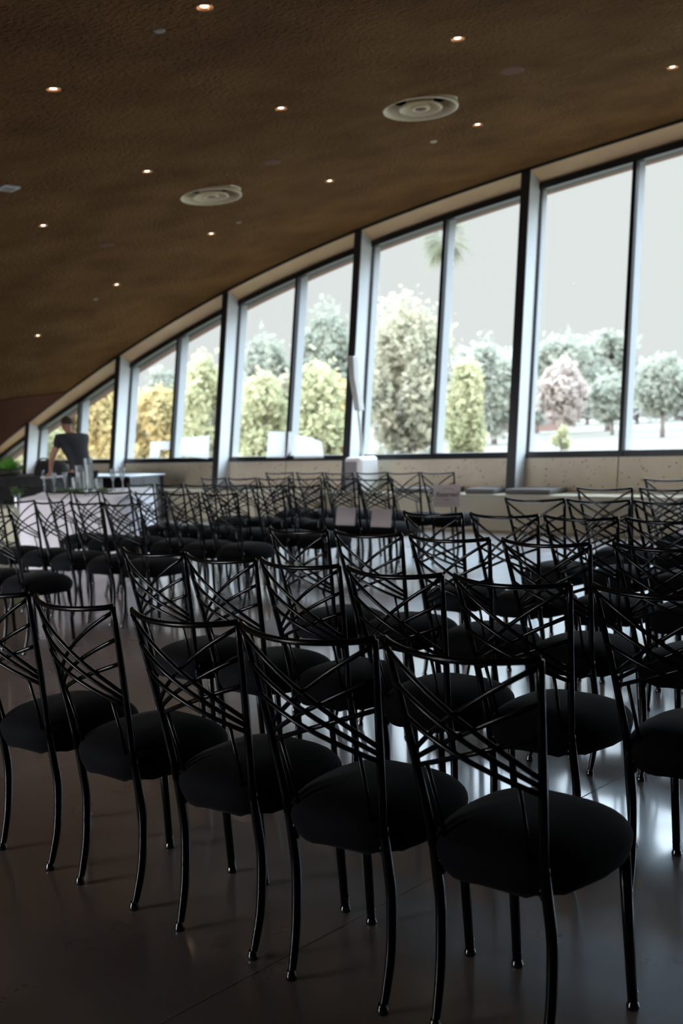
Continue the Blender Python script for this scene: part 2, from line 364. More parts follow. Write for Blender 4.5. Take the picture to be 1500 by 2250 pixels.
# windows: one per bay, two panes each, thin dark mullion, pale fin outside
for i in range(len(PX)):
    xl = PX[i]+WP; xr = PX[i+1] if i < len(PX)-1 else 4.4
    if xr-xl < .5: continue
    xm = (xl+xr)/2-.03 if i < len(PX)-1 else None
    win = struct(empty('window_%d' % (i+1), (0, 0, 0)))
    # sill frame
    m = MB(); z0, z1 = .895, .975
    m.add([(xl, yg(z0)-.03, z0), (xr, yg(z0)-.03, z0), (xr, yg(z0)+.09, z0), (xl, yg(z0)+.09, z0), (xl, yg(z1)-.03, z1), (xr, yg(z1)-.03, z1), (xr, yg(z1)+.09, z1), (xl, yg(z1)+.09, z1)],
          [(0, 3, 2, 1), (4, 5, 6, 7), (0, 1, 5, 4), (1, 2, 6, 5), (2, 3, 7, 6), (3, 0, 4, 7)]); m.build('sill_frame', M['black'], win)
    segs = [(xl, xm), (xm, xr)] if xm else [(xl, xr)]
    for a, b_ in segs:
        nx = 8; xs = [a+(b_-a)*j/nx for j in range(nx+1)]
        m = MB(); m.v = [(x, yg(.97), .97) for x in xs]+[tuple(head_pt(x)) for x in xs]
        m.f = [(j, j+1, nx+2+j, nx+1+j) for j in range(nx)]
        m.build('pane', M['glass'], win)
    def fin(x0, x1, name, mt, ya, yb, par=win):
        h0 = head_pt((x0+x1)/2).z+.02; m = MB()
        m.add([(x0, yg(.9)+ya, .9), (x1, yg(.9)+ya, .9), (x1, yg(.9)+yb, .9), (x0, yg(.9)+yb, .9), (x0, yg(h0)+ya, h0), (x1, yg(h0)+ya, h0), (x1, yg(h0)+yb, h0), (x0, yg(h0)+yb, h0)],
              [(0, 3, 2, 1), (4, 5, 6, 7), (0, 1, 5, 4), (1, 2, 6, 5), (2, 3, 7, 6), (3, 0, 4, 7)]); return m.build(name, mt, par)
    if xm:
        fin(xm-.028, xm+.028, 'mullion', M['black'], -.045, .03)
        fin(xm-.024, xm+.024, 'fin', M['fin'], .035, .19)
    fin(xl-.10, xl-.05, 'fin', M['fin'], .03, .22)

# ------------------------------------------------------------------ chairs
def catmull(pts, n=6):
    P = [Vector(p) for p in pts]; P = [P[0]*2-P[1]]+P+[P[-1]*2-P[-2]]; out = []
    for i in range(1, len(P)-2):
        for j in range(n):
            t = j/n; a, b, c, d = P[i-1], P[i], P[i+1], P[i+2]
            out.append(.5*((2*b)+(c-a)*t+(2*a-5*b+4*c-d)*t*t+(-a+3*b-3*c+d)*t**3))
    out.append(P[-2]); return out
def hw(z): return .150+(.206-.150)*max(0, (z-.43)/.49)**1.15       # half width between the back posts
def ybk(z): return .078*(1-((z-.43)/.49)**1.2) if z > .43 else .078
def BW(u, z): return .058*(1-u*u)*(.6+.4*(z-.62)/.3)
def bp_(u, z, off=0): return Vector((u*hw(z), ybk(z)-BW(u, z)+off, z))
def make_chair():
    root = empty('lattice_back_chair', (0, 0, 0))
    M1 = M['metal']
    # seat cushion : puffy pillow under a stretched cover
    nu, nv = 40, 14; m = MB(); cy = .262
    def sup(a, e=.42):
        c, s = math.cos(a), math.sin(a)
        return math.copysign(abs(c)**e, c), math.copysign(abs(s)**e, s)
    prof = []
    for j in range(nv+1):
        t = j/nv
        if t < .3: q = t/.3; prof.append((.93+.07*math.sin(q*PI/2), .378+.052*q, 0))
        else: q = (t-.3)/.7; prof.append((math.cos(q*PI/2)**.72 if q < 1 else 0, .430+.080*math.sin(q*PI/2)**1.05, q))
    rg = random.Random(5)
    for j, (r, z, q) in enumerate(prof):
        for i in range(nu):
            a = 2*PI*i/nu; cx_, sy_ = sup(a, .60); w = .203-(.022 if sy_ < 0 else 0)*abs(sy_)
            jit = 1+(.006*rg.uniform(-1, 1) if j < 2 else 0)
            m.v.append((cx_*w*r*jit, cy-.006+sy_*.212*r*jit, z+(.004*rg.uniform(-1, 1) if j == 0 else 0)))
    m.f = [(j*nu+i, j*nu+(i+1) % nu, (j+1)*nu+(i+1) % nu, (j+1)*nu+i) for j in range(nv) for i in range(nu)]
    m.f.append(tuple(range(nu-1, -1, -1)))
    m.build('seat', M['fabric'], root, smooth=True)
    # seat frame under the cushion
    m = MB()
    m.box(-.150, .150, .080, .096, .395, .428); m.box(-.158, .158, .400, .416, .395, .428)
    m.add([(-.152, .08, .395), (-.138, .08, .395), (-.146, .41, .395), (-.160, .41, .395), (-.152, .08, .428), (-.138, .08, .428), (-.146, .41, .428), (-.160, .41, .428)],
          [(0, 3, 2, 1), (4, 5, 6, 7), (0, 1, 5, 4), (1, 2, 6, 5), (2, 3, 7, 6), (3, 0, 4, 7)])
    m.add([(.152, .08, .395), (.138, .08, .395), (.146, .41, .395), (.160, .41, .395), (.152, .08, .428), (.138, .08, .428), (.146, .41, .428), (.160, .41, .428)],
          [(0, 1, 2, 3), (4, 7, 6, 5), (0, 4, 5, 1), (1, 5, 6, 2), (2, 6, 7, 3), (3, 7, 4, 0)])
    for s in (-1, 1):                            # gussets
        m.add([(s*.146, .092, .398), (s*.146, .092, .345), (s*.112, .092, .398), (s*.146, .10, .398), (s*.146, .10, .345), (s*.112, .10, .398)], [(0, 1, 2), (3, 5, 4), (0, 3, 4, 1), (1, 4, 5, 2), (2, 5, 3, 0)])
    m.build('seat_frame', M1, root)
    for s in (-1, 1):
        # rear sabre leg
        pts = catmull([(s*.150, .078, .45), (s*.150, .090, .36), (s*.151, .099, .27), (s*.150, .089, .14), (s*.147, .068, .05), (s*.145, .055, .012)], 4)
        rads = [.0125+.0015*math.sin(PI*i/(len(pts)-1)) - .003*(i/(len(pts)-1))**2 for i in range(len(pts))]
        lg = MB().tube(pts, rads, 10).build('leg', M1, root, smooth=True)
        MB().lathe([(0, 0), (.0135, 0), (.0145, .006), (.0135, .014), (.0115, .018), (.0105, .024)], 12, (s*.145, .0545, 0)).build('foot_cap', M['cap'], lg, smooth=True)
        # front leg
        pts = [(s*.158, .400, .43), (s*.160, .409, .22), (s*.163, .418, .012)]
        lg = MB().tube(pts, [.0150, .0138, .0120], 10).build('leg', M1, root, smooth=True)
        MB().lathe([(0, 0), (.0150, 0), (.0160, .007), (.0145, .013), (.0115, .019), (.0125, .040), (.0135, .044), (.0115, .048)], 12, (s*.163, .418, 0)).build('foot_cap', M['cap'], lg, smooth=True)
        # back post
        pts = [bp_(s, z) for z in [.43+.49*i/9 for i in range(10)]]
        MB().tube(pts, [.0118-.0033*i/9 for i in range(10)], 8).build('back_post', M1, root, smooth=True)
    # top rail
    pts = []
    for i in range(17):
        u = -1+2*i/16; p = bp_(u*1.01, .92); p.z -= .011*(1-u*u); 
        if abs(u) == 1: p.z += .002
        pts.append(p)
    MB().tube(pts, .0080, 8).build('top_rail', M1, root, smooth=True)
    # lattice: three bars fanning from each lower corner
    m = MB()
    for s in (-1, 1):
        for za, zb in ((.908, .658), (.826, .640), (.750, .622)):
            pts = []
            for i in range(13):
                q = i/12; u = s*(1-2*q); z = za+(zb-za)*q
                pts.append(bp_(u, z, s*.0055))
            m.tube(pts, .0064, 7)
    m.build('back_lattice', M1, root, smooth=True)
    for s in (-1, 1):
        a = bp_(s*.72, .635); b_ = Vector((s*.112, .085, .42))
        MB().tube([a, (a+b_)/2+Vector((0, .004, 0)), b_], .0056, 6).build('support_rod', M1, root, smooth=True)
    return root
chair0 = make_chair(); reg(chair0)
ORD = ['first', 'second', 'third', 'fourth', 'fifth', 'sixth', 'seventh', 'eighth']
first = [True]
def place(x, y, rz, label, group):
    if first[0]: o = chair0; first[0] = False
    else: o = copy_tree(chair0)
    o.location = (x, y, 0); o.rotation_euler = (0, 0, rz); o['label'] = label; o['category'] = 'chair'; o['group'] = group
    return o
RR = random.Random(11)
# measured seats: block right of the aisle, rows counted from the camera, places counted from the aisle
meas = {(1, 2): (-2.770, 1.8135, -.028), (1, 3): (-2.261, 1.8135, .044), (1, 4): (-1.812, 1.8175, .070), (1, 5): (-1.388, 1.850, -.010),
        (2, 0): (-3.634, 2.776, -.007), (2, 1): (-3.192, 2.756, -.028), (2, 2): (-2.775, 2.768, -.047), (2, 3): (-2.312, 2.742, -.032), (2, 4): (-1.853, 2.742, -.002),
        (3, 0): (-3.693, 3.686, -.061), (3, 1): (-3.249, 3.683, -.033), (3, 2): (-2.779, 3.664, .008), (3, 3): (-2.313, 3.670, -.064),
        (4, 0): (-3.622, 4.641, -.051), (4, 1): (-3.174, 4.653, -.009), (4, 2): (-2.728, 4.648, -.050),
        (5, 0): (-3.612, 5.628, .010), (5, 1): (-3.180, 5.619, -.052), (6, 0): (-3.662, 6.559, -.020)}
NR = {1: (1, 6), 2: (0, 6), 3: (0, 6), 4: (0, 4), 5: (0, 3), 6: (0, 2), 7: (0, 1)}
rowname = {1: 'nearest row', 2: 'second row', 3: 'third row', 4: 'fourth row', 5: 'fifth row', 6: 'sixth row', 7: 'seventh row', 8: 'farthest row'}
for r in range(1, 8):
    a, b_ = NR[r]
    for c in range(a, b_):
        if (r, c) in meas: x, y, t = meas[(r, c)]
        elif r == 1: x, y, t = -3.235, 1.82, .01
        else: x, y, t = -3.65+.455*c+RR.uniform(-.004, .006), 1.815+(r-1)*.9475+RR.uniform(-.015, .015), RR.uniform(-.05, .03)
        if r == 3 and c > 4: continue
        if r == 1:
            lab = {1: 'black lattice-back chair cut by the left frame edge, nearest row', 2: 'black lattice-back chair in nearest row, leftmost whose whole back shows',
                   3: 'black lattice-back chair in nearest row, centre of its five', 4: 'black lattice-back chair in nearest row beside the very nearest chair',
                   5: 'nearest black lattice-back chair, low right in front, whole round seat showing'}[c]
        else: lab = 'black lattice-back chair right of the aisle, %s, %s from aisle' % (rowname[r], ORD[c])
        place(x, y, t, lab, 'black chairs right of the aisle')
measL = {(4, 0): (-6.43, 4.66), (4, 1): (-6.87, 4.66), (5, 0): (-6.50, 5.64), (5, 1): (-6.93, 5.62), (7, 0): (-6.48, 7.47), (8, 0): (-6.51, 8.44), (8, 1): (-6.92, 8.42)}
for r in range(3, 9):
    for c in range(0, 2 if r == 3 else 6):
        if r == 4 and c == 5: continue
        x, y = measL.get((r, c), (-6.47-.447*c+RR.uniform(-.015, .015), 1.815+(r-1)*.9465+RR.uniform(-.015, .015)))
        place(x, y, RR.uniform(-.06, .04), 'black lattice-back chair left of the aisle, %s, %s from aisle' % ('nearest row there' if r == 3 else 'row %s behind' % ORD[r-3] if 0 else rowname[r], ORD[c]), 'black chairs left of the aisle')

# ------------------------------------------------------------------ reserved signs and papers on chairs
def sheet(name, w, h_, t=.003):
    return MB().box(-w/2, w/2, -t/2, t/2, 0, h_).build(name, M['paper'])
sg = sheet('paper_sign', .285, .215); sg.location = (-6.365, 8.38, .592); sg.rotation_euler = (-.10, 0, -.10+.35)
sg.rotation_euler = (math.radians(-6), 0, math.radians(12))
tag(sg, 'square pale card lettered Reserved hung on aisle chair of farthest row', 'sign')
def text_mesh(body, size, name, m, parent, loc, rot, shear=0):
    cu = bpy.data.curves.new(name, 'FONT'); cu.body = body; cu.size = size; cu.extrude = .0006; cu.align_x = 'CENTER'; cu.shear = shear; cu.offset = .0012
    tmp = bpy.data.objects.new('t', cu); COL.objects.link(tmp); bpy.context.view_layer.update()
    me = bpy.data.meshes.new_from_object(tmp.evaluated_get(bpy.context.evaluated_depsgraph_get())); bpy.data.objects.remove(tmp)
    me.materials.clear(); me.materials.append(m)
    o = bpy.data.objects.new(name, me); COL.objects.link(o); o.parent = parent; o.location = loc; o.rotation_euler = rot; return o
text_mesh('Reserved', .062, 'lettering', M['ink'], sg, (0, -.0025, .100), (PI/2, 0, 0), .3)
text_mesh('~~~', .03, 'flourish', M['ink'], sg, (.0, -.0025, .060), (PI/2, 0, 0), .3)
m = MB()
for i in range(9):                               # sprig above the word
    q = i/8; x = -.055+.11*q; z = .165+.014*math.sin(q*PI); s_ = 1 if i % 2 else -1
    m.add([(x, -.0022, z), (x+.012, -.0022, z+s_*.010), (x+.022, -.0022, z+s_*.006), (x+.010, -.0022, z)], [(0, 1, 2, 3)])
m.build('sprig', M['goldink'], sg)
for (x, y, lab) in ((-6.865, 7.43, 'blank grey-white card hanging low on chair left of the two'), (-6.405, 7.40, 'blank grey-white card hanging low on aisle-side chair of two')):
    o = sheet('paper_card', .235, .165); o.location = (x, y+.045, .485); o.rotation_euler = (math.radians(-10), 0, 0); tag(o, lab, 'card', 'blank cards on chair backs')
o = sheet('paper_card', .30, .225); o.location = (-3.46, 7.545, .52); o.rotation_euler = (math.radians(-8), 0, 0)
tag(o, 'large grey card on farthest chair at the right frame edge', 'card')

# ------------------------------------------------------------------ ceiling fittings
def cnormal(x, y):
    e = .05; return Vector((-(ceil_z(x+e, y)-ceil_z(x-e, y))/(2*e), -(ceil_z(x, y+e)-ceil_z(x, y-e))/(2*e), 1)).normalized()
def on_ceiling(o, x, y, d=0):
    n = cnormal(x, y); n = Vector((n.x*.6, 0, n.z)).normalized();        # fittings hang level across the vault
    o.rotation_mode = 'QUATERNION'; o.rotation_quaternion = Vector((0, 0, 1)).rotation_difference(n)
    o.location = Vector((x, y, ceil_z(x, y)))-n*d
def downlight():
    root = empty('recessed_downlight', (0, 0, 0))
    MB().lathe([(.045, .004), (.053, .0), (.052, -.004), (.045, -.005), (.041, .002), (.030, .022)], 28).build('reflector_ring', M['copper'], root, smooth=True)
    MB().lathe([(.044, .004), (.044, .07), (0, .07)], 20).build('housing', M['difdark'], root)
    MB().lathe([(.0, .005), (.023, .005), (.027, .02)], 20).build('lamp', M['lamp'], root)
    return root
dl0 = downlight(); reg(dl0)
DL = [(-4.996, 4.408, 'brightest recessed downlight at the top edge, left of centre'), (-4.977, 6.882, 'recessed downlight above the nearer round air diffuser'), (-4.795, 10.056, 'recessed downlight at the top right edge of the ceiling'),
      (-6.766, 4.524, 'recessed downlight high at far left of the ceiling'), (-6.88, 6.891, 'recessed downlight left of the nearer round air diffuser'), (-6.80, 9.709, 'recessed downlight just right of and below nearer round diffuser'),
      (-8.991, 7.058, 'recessed downlight above left of the farther round air diffuser'), (-9.026, 9.806, 'recessed downlight right of the farther round air diffuser'), (-10.976, 7.098, 'recessed downlight at left, between square plate and lower lights'),
      (-11.263, 9.86, 'recessed downlight directly below the farther round air diffuser'), (-13.398, 9.844, 'recessed downlight second from the low end of the vault'), (-15.458, 9.772, 'recessed downlight lowest and farthest down the vault')]
for i, (x, y, lab) in enumerate(DL):
    o = dl0 if i == 0 else copy_tree(dl0)
    on_ceiling(o, x, y, .004); tag(o, lab, 'ceiling light', 'small copper downlights in the brown ceiling')
    ld = bpy.data.lights.new('downlight_beam', 'SPOT'); ld.energy = 22; ld.color = (1, .72, .45); ld.spot_size = 1.5; ld.spot_blend = .6; ld.shadow_soft_size = .03
    lo = bpy.data.objects.new('downlight_beam', ld); COL.objects.link(lo); lo.parent = o; lo.location = (0, 0, -.03)
def diffuser():
    root = empty('round_air_diffuser', (0, 0, 0))
    MB().lathe([(.345, .05), (.356, .0), (.354, -.010), (.338, -.012), (.315, .020), (.298, .075), (.295, .11)], 48).build('outer_cone', M['dif'], root, smooth=True)
    MB().lathe([(.343, .04), (.343, .18), (0, .18)], 40).build('duct', M['difdark'], root)
    MB().lathe([(.196, .012), (.206, -.006), (.196, -.012), (.182, -.006), (.140, .040), (.122, .080), (.115, .10)], 40).build('middle_cone', M['dif'], root, smooth=True)
    MB().lathe([(.056, .002), (.062, -.010), (.082, -.010), (.092, .004), (.074, .045), (.06, .09)], 32).build('inner_cone', M['dif'], root, smooth=True)
    MB().lathe([(0, .0), (.059, .001)], 24).build('centre_cap', M['speakergrille'], root)
    return root
df0 = diffuser(); reg(df0)
on_ceiling(df0, -6.476, 8.329, .03); tag(df0, 'round cream air diffuser, the larger nearer one of two in ceiling', 'air vent', 'round air diffusers')
o = copy_tree(df0); on_ceiling(o, -9.723, 8.535, .03); tag(o, 'round cream air diffuser, the smaller farther one of two in ceiling', 'air vent', 'round air diffusers')
for (x, y, r, mt, nm, lab) in ((-5.446, 4.429, .034, 'disc', 'sprinkler_cover', 'small dull disc cover near the top left downlights'), (-7.426, 9.762, .036, 'dif', 'sprinkler_cover', 'small pale disc cover below the larger air diffuser'),
        (-10.776, 9.916, .034, 'disc', 'sprinkler_cover', 'small dull disc cover below the smaller air diffuser'), (-14.0, 9.886, .034, 'disc', 'sprinkler_cover', 'small dull disc cover low on vault left of downlights'),
        (-5.405, 8.258, .105, 'speakergrille', 'ceiling_speaker', 'faint reddish ceiling speaker right of the larger air diffuser'), (-8.487, 8.328, .10, 'speakergrille', 'ceiling_speaker', 'faint reddish ceiling speaker between the two air diffusers'),
        (-11.731, 8.485, .10, 'speakergrille', 'ceiling_speaker', 'faint reddish ceiling speaker left of the lower air diffuser')):
    rt_ = empty(nm, (0, 0, 0)); on_ceiling(rt_, x, y, .004)
    MB().lathe([(r, .004), (r*.98, -.004), (r*.8, -.008), (0, -.008)], 28).build('cover', M[mt], rt_, smooth=False)
    MB().lathe([(r*1.06, .004), (r*1.06, -.002), (r*.98, -.003)], 28).build('rim', M[mt], rt_)
    tag(rt_, lab, 'ceiling speaker' if 'speaker' in nm else 'sprinkler cover', nm.replace('_', ' ')+'s in the ceiling')
rt_ = empty('square_ceiling_plate', (0, 0, 0)); on_ceiling(rt_, -9.61, 5.85, .01)
MB().box(-.085, .085, -.085, .085, -.012, .01).build('plate', M['white'], rt_, bevel=.004); MB().box(-.05, .05, -.05, .05, -.02, -.01).build('lens', M['disc'], rt_, bevel=.003)
tag(rt_, 'small square white plate on ceiling at the left frame edge', 'ceiling plate')

# ------------------------------------------------------------------ bench cushions
for (x0, x1, y0, y1, lab) in ((-8.48, -8.03, 11.56, 11.98, 'grey bench cushion left of the nearest big window post'), (-7.86, -7.20, 11.56, 11.98, 'grey bench cushion right of the nearest big window post'),
                      (-9.72, -8.78, 11.56, 11.98, 'long dark bench cushion right of the white speaker'), (-13.75, -12.9, 11.56, 11.98, 'dark bench cushion behind the far chair rows')):
    MB_ = MB().box(x0, x1, y0, y1, .46, .53); o = MB_.build('bench_cushion', M['cushion'], bevel=.02)
    tag(o, lab, 'cushion', 'cushions on the concrete bench')

# ------------------------------------------------------------------ white column speaker on the bench
rt_ = empty('column_speaker', (-10.44, 11.74, .46)); tag(rt_, 'tall white column loudspeaker with box base on the bench', 'speaker')
bs = MB().box(-.13, .18, -.2, .2, 0, .50).build('base_cabinet', M['white'], rt_, bevel=.045)
MB().box(-.115, .115, -.206, -.195, .04, .44).build('grille', M['greyplastic'], bs, bevel=.01)
MB().tube([(.03, .02, .49), (-.015, .02, 1.30)], .022, 12).build('pole', M['white'], rt_, smooth=True)
m = MB()
vs = []
for x, z in ((.0, 1.16), (-.0, 1.38), (-.0, 1.62), (.0, 1.93)):
    yy = {1.16: .03, 1.38: .0, 1.62: -.05, 1.93: -.055}[z]
    vs += [(-.05, yy-.06, z), (.05, yy-.06, z), (.05, yy+.06, z), (-.05, yy+.06, z)]
m.add(vs, [(3, 2, 1, 0), (12, 13, 14, 15)]+[(i*4+j, i*4+(j+1) % 4, i*4+4+(j+1) % 4, i*4+4+j) for i in range(3) for j in range(4)])
m.v = [(a-.02, b+.02, c) for a, b, c in m.v]
m.build('array', M['white'], rt_, bevel=.012)

# ------------------------------------------------------------------ thin white cards leaning on the panes
def card(px, pts, lab):
    m = MB(); 
    f_ = [Vector((x, yg(z)-.045, z)) for x, z in pts]; n = len(f_)
    m.v = [tuple(p) for p in f_]+[tuple(p+Vector((0, .004, 0))) for p in f_]
    m.f = [tuple(range(n)), tuple(range(2*n-1, n-1, -1))]+[(i, n+i, n+(i+1) % n, (i+1) % n) for i in range(n)]
    o = m.build('white_card', L['board']); tag(o, lab, 'card', 'white cards leaning on the window sill')
CARDS = [('c1', [(585, 1006), (628, 1006), (638, 990), (640, 949), (590, 948)], 'upright white card on sill left of a mullion, third bay from right'),
         ('c2', [(645, 1008), (711, 1006), (706, 971), (682, 962), (648, 955)], 'large white card with sloping top on sill, third bay from right'),
         ('c3', [(328, 1006), (349, 1007), (350, 988), (375, 987), (375, 969), (331, 971)], 'white angular card on sill, fourth bay from right, left pane'),
         ('c4', [(391, 1001), (425, 1004), (457, 1009), (460, 957), (399, 962)], 'wide white card on sill right of mullion, fourth bay from right')]
def ray(u, v): return fw+rt*((u-750)/F_PX)+up*((1125-v)/F_PX)
def on_glass(u, v, off=-.045):                  # point of the leaning glass plane seen at a pixel
    d = ray(u, v); t = (12.15+off+.15*(EYE-.975))/(d.y-.15*d.z); return d*t+Vector((0, 0, EYE))
for c, pp, lab in CARDS:
    card(c, [(round(on_glass(u, v).x, 3), round(max(on_glass(u, v).z, .9), 3)) for u, v in pp], lab)

# ------------------------------------------------------------------ white sweetheart table and what stands on it
ZT = .762
def at_table(u, v, z=ZT):                       # point of the table top seen at a pixel
    d = ray(u, v); t = (z-EYE)/d.z; return (round(d.x*t, 3), round(d.y*t, 3), z)
cx, cy_, _z = at_table(199, 1083.2)
rt_ = empty('folding_table', (cx, cy_, 0), YAW); tag(rt_, 'banquet table standing hidden under the white cloth', 'table')
MB().box(-.60, .60, -.80, .80, .725, .75).build('tabletop', M['greyplastic'], rt_)
for sx in (-1, 1):
    for sy in (-1, 1): MB().tube([(sx*.50, sy*.66, 0), (sx*.50, sy*.66, .73)], .015, 8).build('leg', M['metal'], rt_)
m = MB(); N = 96; levels = [(0, .985), (0, 1.0), (.02, 1.008), (.2, 1.02), (.45, 1.04), (.74, 1.06)]
for li, (dz, sc_) in enumerate(levels):
    for i in range(N):
        a = 2*PI*i/N; c, s = math.cos(a), math.sin(a); e = .42
        bx = math.copysign(abs(c)**e, c)*.655; by_ = math.copysign(abs(s)**e, s)*.90
        rip = 1+.014*dz*math.sin(a*26)+.01*dz*math.sin(a*15+1)
        ex = (sc_-1)*.6; nx, nyy = bx/.655, by_/.90
        m.v.append((bx*rip+nx*ex, by_*rip+nyy*ex, .757-dz+(.004 if li == 0 else 0)))
m.v.append((0, 0, .761)); c0 = len(m.v)-1
m.f = [(l*N+i, (l+1)*N+i, (l+1)*N+(i+1) % N, l*N+(i+1) % N) for l in range(len(levels)-1) for i in range(N)]+[(c0, i, (i+1) % N) for i in range(N)]
o = m.build('tablecloth', M['cloth'], smooth=True); o.location = (cx, cy_, 0); o.rotation_euler = (0, 0, YAW); tag(o, 'white cloth falling to the floor over the decorated table', 'tablecloth')
# champagne flutes
def flute():
    rt = empty('champagne_flute', (0, 0, 0))
    MB().lathe([(.0, .0), (.034, .001), (.030, .004), (.006, .008), (.0045, .085)], 20).build('stem', M['crystal'], rt, smooth=True)
    MB().lathe([(.0045, .085), (.014, .105), (.024, .150), (.030, .215), (.028, .215), (.022, .150), (.010, .108), (0, .10)], 20).build('bowl', M['crystal'], rt, smooth=True)
    return rt
fl0 = flute(); reg(fl0)
for i, (u, v, s_, lab) in enumerate(((120, 1080, 1.0, 'empty champagne flute leftmost of the upright four'), (144, 1079, 1.0, 'empty champagne flute left of the candle cylinders'), (249, 1077, 1.12, 'champagne flute right of candles, left one of pair'), (270, 1077, 1.16, 'champagne flute right of candles, right one of pair'))):
    o = fl0 if i == 0 else copy_tree(fl0); p = at_table(u, v); o.location = (p[0], p[1], ZT); o.scale = (s_*1.05,)*3
    tag(o, lab, 'glass', 'champagne flutes on the white table')
p = at_table(98, 1081)
rt_ = empty('tall_glass_tube', (p[0], p[1], ZT)); tag(rt_, 'tall slender curved glass at left end of white table', 'glass')
MB().tube(catmull([(0, 0, .0), (.005, 0, .10), (-.02, 0, .17), (-.02, 0, .22), (.01, 0, .26)], 5), [.012]*21, 10).build('tube', M['crystal'], rt_, smooth=True)
MB().lathe([(0, 0), (.03, 0), (.03, .004), (.01, .008)], 16).build('foot', M['crystal'], rt_)
# candle cylinders
def cyl(x, y, r, h_, ch, cr, lab):
    rt = empty('glass_cylinder_vase', (x, y, ZT)); tag(rt, lab, 'vase', 'glass cylinders holding candles')
    MB().lathe([(0, 0), (r, 0), (r, h_), (r-.004, h_), (r-.004, .008), (0, .008)], 28).build('cylinder', M['crystal'], rt, smooth=False)
    c = empty('pillar_candle', (x, y, ZT+.009)); tag(c, lab.replace('glass cylinder', 'white candle in').replace(' vase', ' cylinder'), 'candle', 'white candles inside the cylinders')
    MB().lathe([(0, 0), (cr, 0), (cr, ch-.004), (cr-.004, ch), (0, ch-.003)], 20).build('wax', M['wax'], c)
    MB().tube([(0, 0, ch-.004), (.001, 0, ch+.008)], .0012, 5).build('wick', M['ink'], c)
for (u, v, r, h_, ch, cr, lab) in ((176, 1080, .046, .31, .22, .022, 'tall left glass cylinder vase beside the tallest one'), (197, 1079, .050, .39, .30, .026, 'tallest glass cylinder vase in middle of cluster'),
        (218, 1083, .044, .165, .10, .026, 'short right glass cylinder vase among the candles'), (167, 1085, .044, .19, .13, .036, 'short wide glass cylinder vase at cluster front'), (187, 1076, .036, .27, .21, .020, 'slim glass cylinder vase standing behind cluster')):
    p = at_table(u, v); cyl(p[0], p[1], r, h_, ch, cr, lab)
for i, (u, v) in enumerate(((156, 1083), (206, 1088), (190, 1089))):
    p = at_table(u, v); rt_ = empty('votive_cup', (p[0], p[1], ZT)); tag(rt_, ['tiny glass votive cup left of the short wide vase', 'tiny glass votive cup at garland front', 'tiny glass votive cup by right short vase'][i], 'candle holder', 'tiny votive cups in the garland')
    MB().lathe([(0, 0), (.024, 0), (.028, .06), (.025, .06), (.021, .006), (0, .006)], 16).build('cup', M['crystal'], rt_)
    MB().lathe([(0, .007), (.020, .007), (.020, .03), (0, .03)], 14).build('tealight', M['wax'], rt_)
# garland
rg = random.Random(8); gl = empty('greenery_garland', (0, 0, 0)); tag(gl, 'low green leaf garland around the candles on white table', 'garland')
A_, B_ = Vector(at_table(128, 1086)), Vector(at_table(240, 1085.5)); mg = MB()
def leafq(m, p, s, rnd, asp=.5):
    d = Vector((rnd.uniform(-1, 1), rnd.uniform(-1, 1), rnd.uniform(-.6, 1))).normalized(); w = d.cross(Vector((rnd.uniform(-1, 1), rnd.uniform(-1, 1), rnd.uniform(-1, 1)))).normalized()*s*asp
    m.add([p-d*s*.5, p+w*.5, p+d*s*.5, p-w*.5], [(0, 1, 2, 3)])
for i in range(700):
    q = rg.random(); p = A_.lerp(B_, q)+Vector((rg.gauss(0, .02), rg.gauss(0, .035), .024+abs(rg.gauss(0, .016))))
    leafq(mg, p, rg.uniform(.02, .045), rg)
mg.build('leaves', L['garland'], gl); MB().tube([A_+Vector((0, 0, .01)), (A_+B_)/2+Vector((0, .02, .01)), B_+Vector((0, 0, .01))], .004, 6).build('stem', M['bark'], gl)
for i, (u, v) in enumerate(((105, 1087), (275, 1083))):
    p = at_table(u, v); rt_ = empty('napkin_on_plate', (p[0], p[1], ZT)); tag(rt_, ['folded white napkin on plate at left of table', 'folded white napkin on plate right of garland'][i], 'plate', 'place settings')
    MB().lathe([(0, 0), (.08, 0), (.13, .012), (.132, .014), (.08, .005), (0, .005)], 28).build('plate', M['white'], rt_, smooth=True)
    MB().box(-.09, .09, -.045, .045, .012, .026).build('napkin', M['napkin'], rt_, bevel=.005)

# ------------------------------------------------------------------ black and silver draped table
rt_ = empty('buffet_table', (-15.6, 11.08, 0)); tag(rt_, 'long table with black front and brushed silver end panel', 'table')
MB().box(-1.03, 1.03, -.34, .36, .03, .715).build('black_front', M['blackcloth'], rt_, bevel=.01)
MB().box(-1.06, 1.06, -.36, .38, .715, .74).build('tabletop', M['silvertop'], rt_, bevel=.004)
MB().box(1.03, 1.05, -.34, .26, .02, .715).build('end_panel', M['silver'], rt_)
# ------------------------------------------------------------------ dark bar, bag, planter, plinth
rt_ = empty('bar_counter', (-15.9, 9.25, 0)); tag(rt_, 'dark speckled bar counter at the left frame edge', 'bar')
MB().box(-1.95, 1.9, -.34, .34, 0, .80).build('cabinet', M['barblack'], rt_, bevel=.01); MB().box(-2.0, 1.95, -.40, .40, .80, .85).build('countertop', M['barblack'], rt_, bevel=.008)
for i in range(4): MB().box(-1.7+i*.92, -1.0+i*.92, -.36, -.338, .12, .70).build('panel', M['blackcloth'], rt_, bevel=.004)
m = MB(); nu, nv = 20, 8
for j in range(nv+1):
    q = j/nv
    for i in range(nu):
        a = 2*PI*i/nu; r = math.cos(q*PI/2)**.5 if q < 1 else 0
        m.v.append((.36*math.copysign(abs(math.cos(a))**.7, math.cos(a))*r*(1+.05*math.sin(3*a)), .17*math.copysign(abs(math.sin(a))**.7, math.sin(a))*r, .22*math.sin(q*PI/2)*(1+.06*math.sin(2*a+1))))
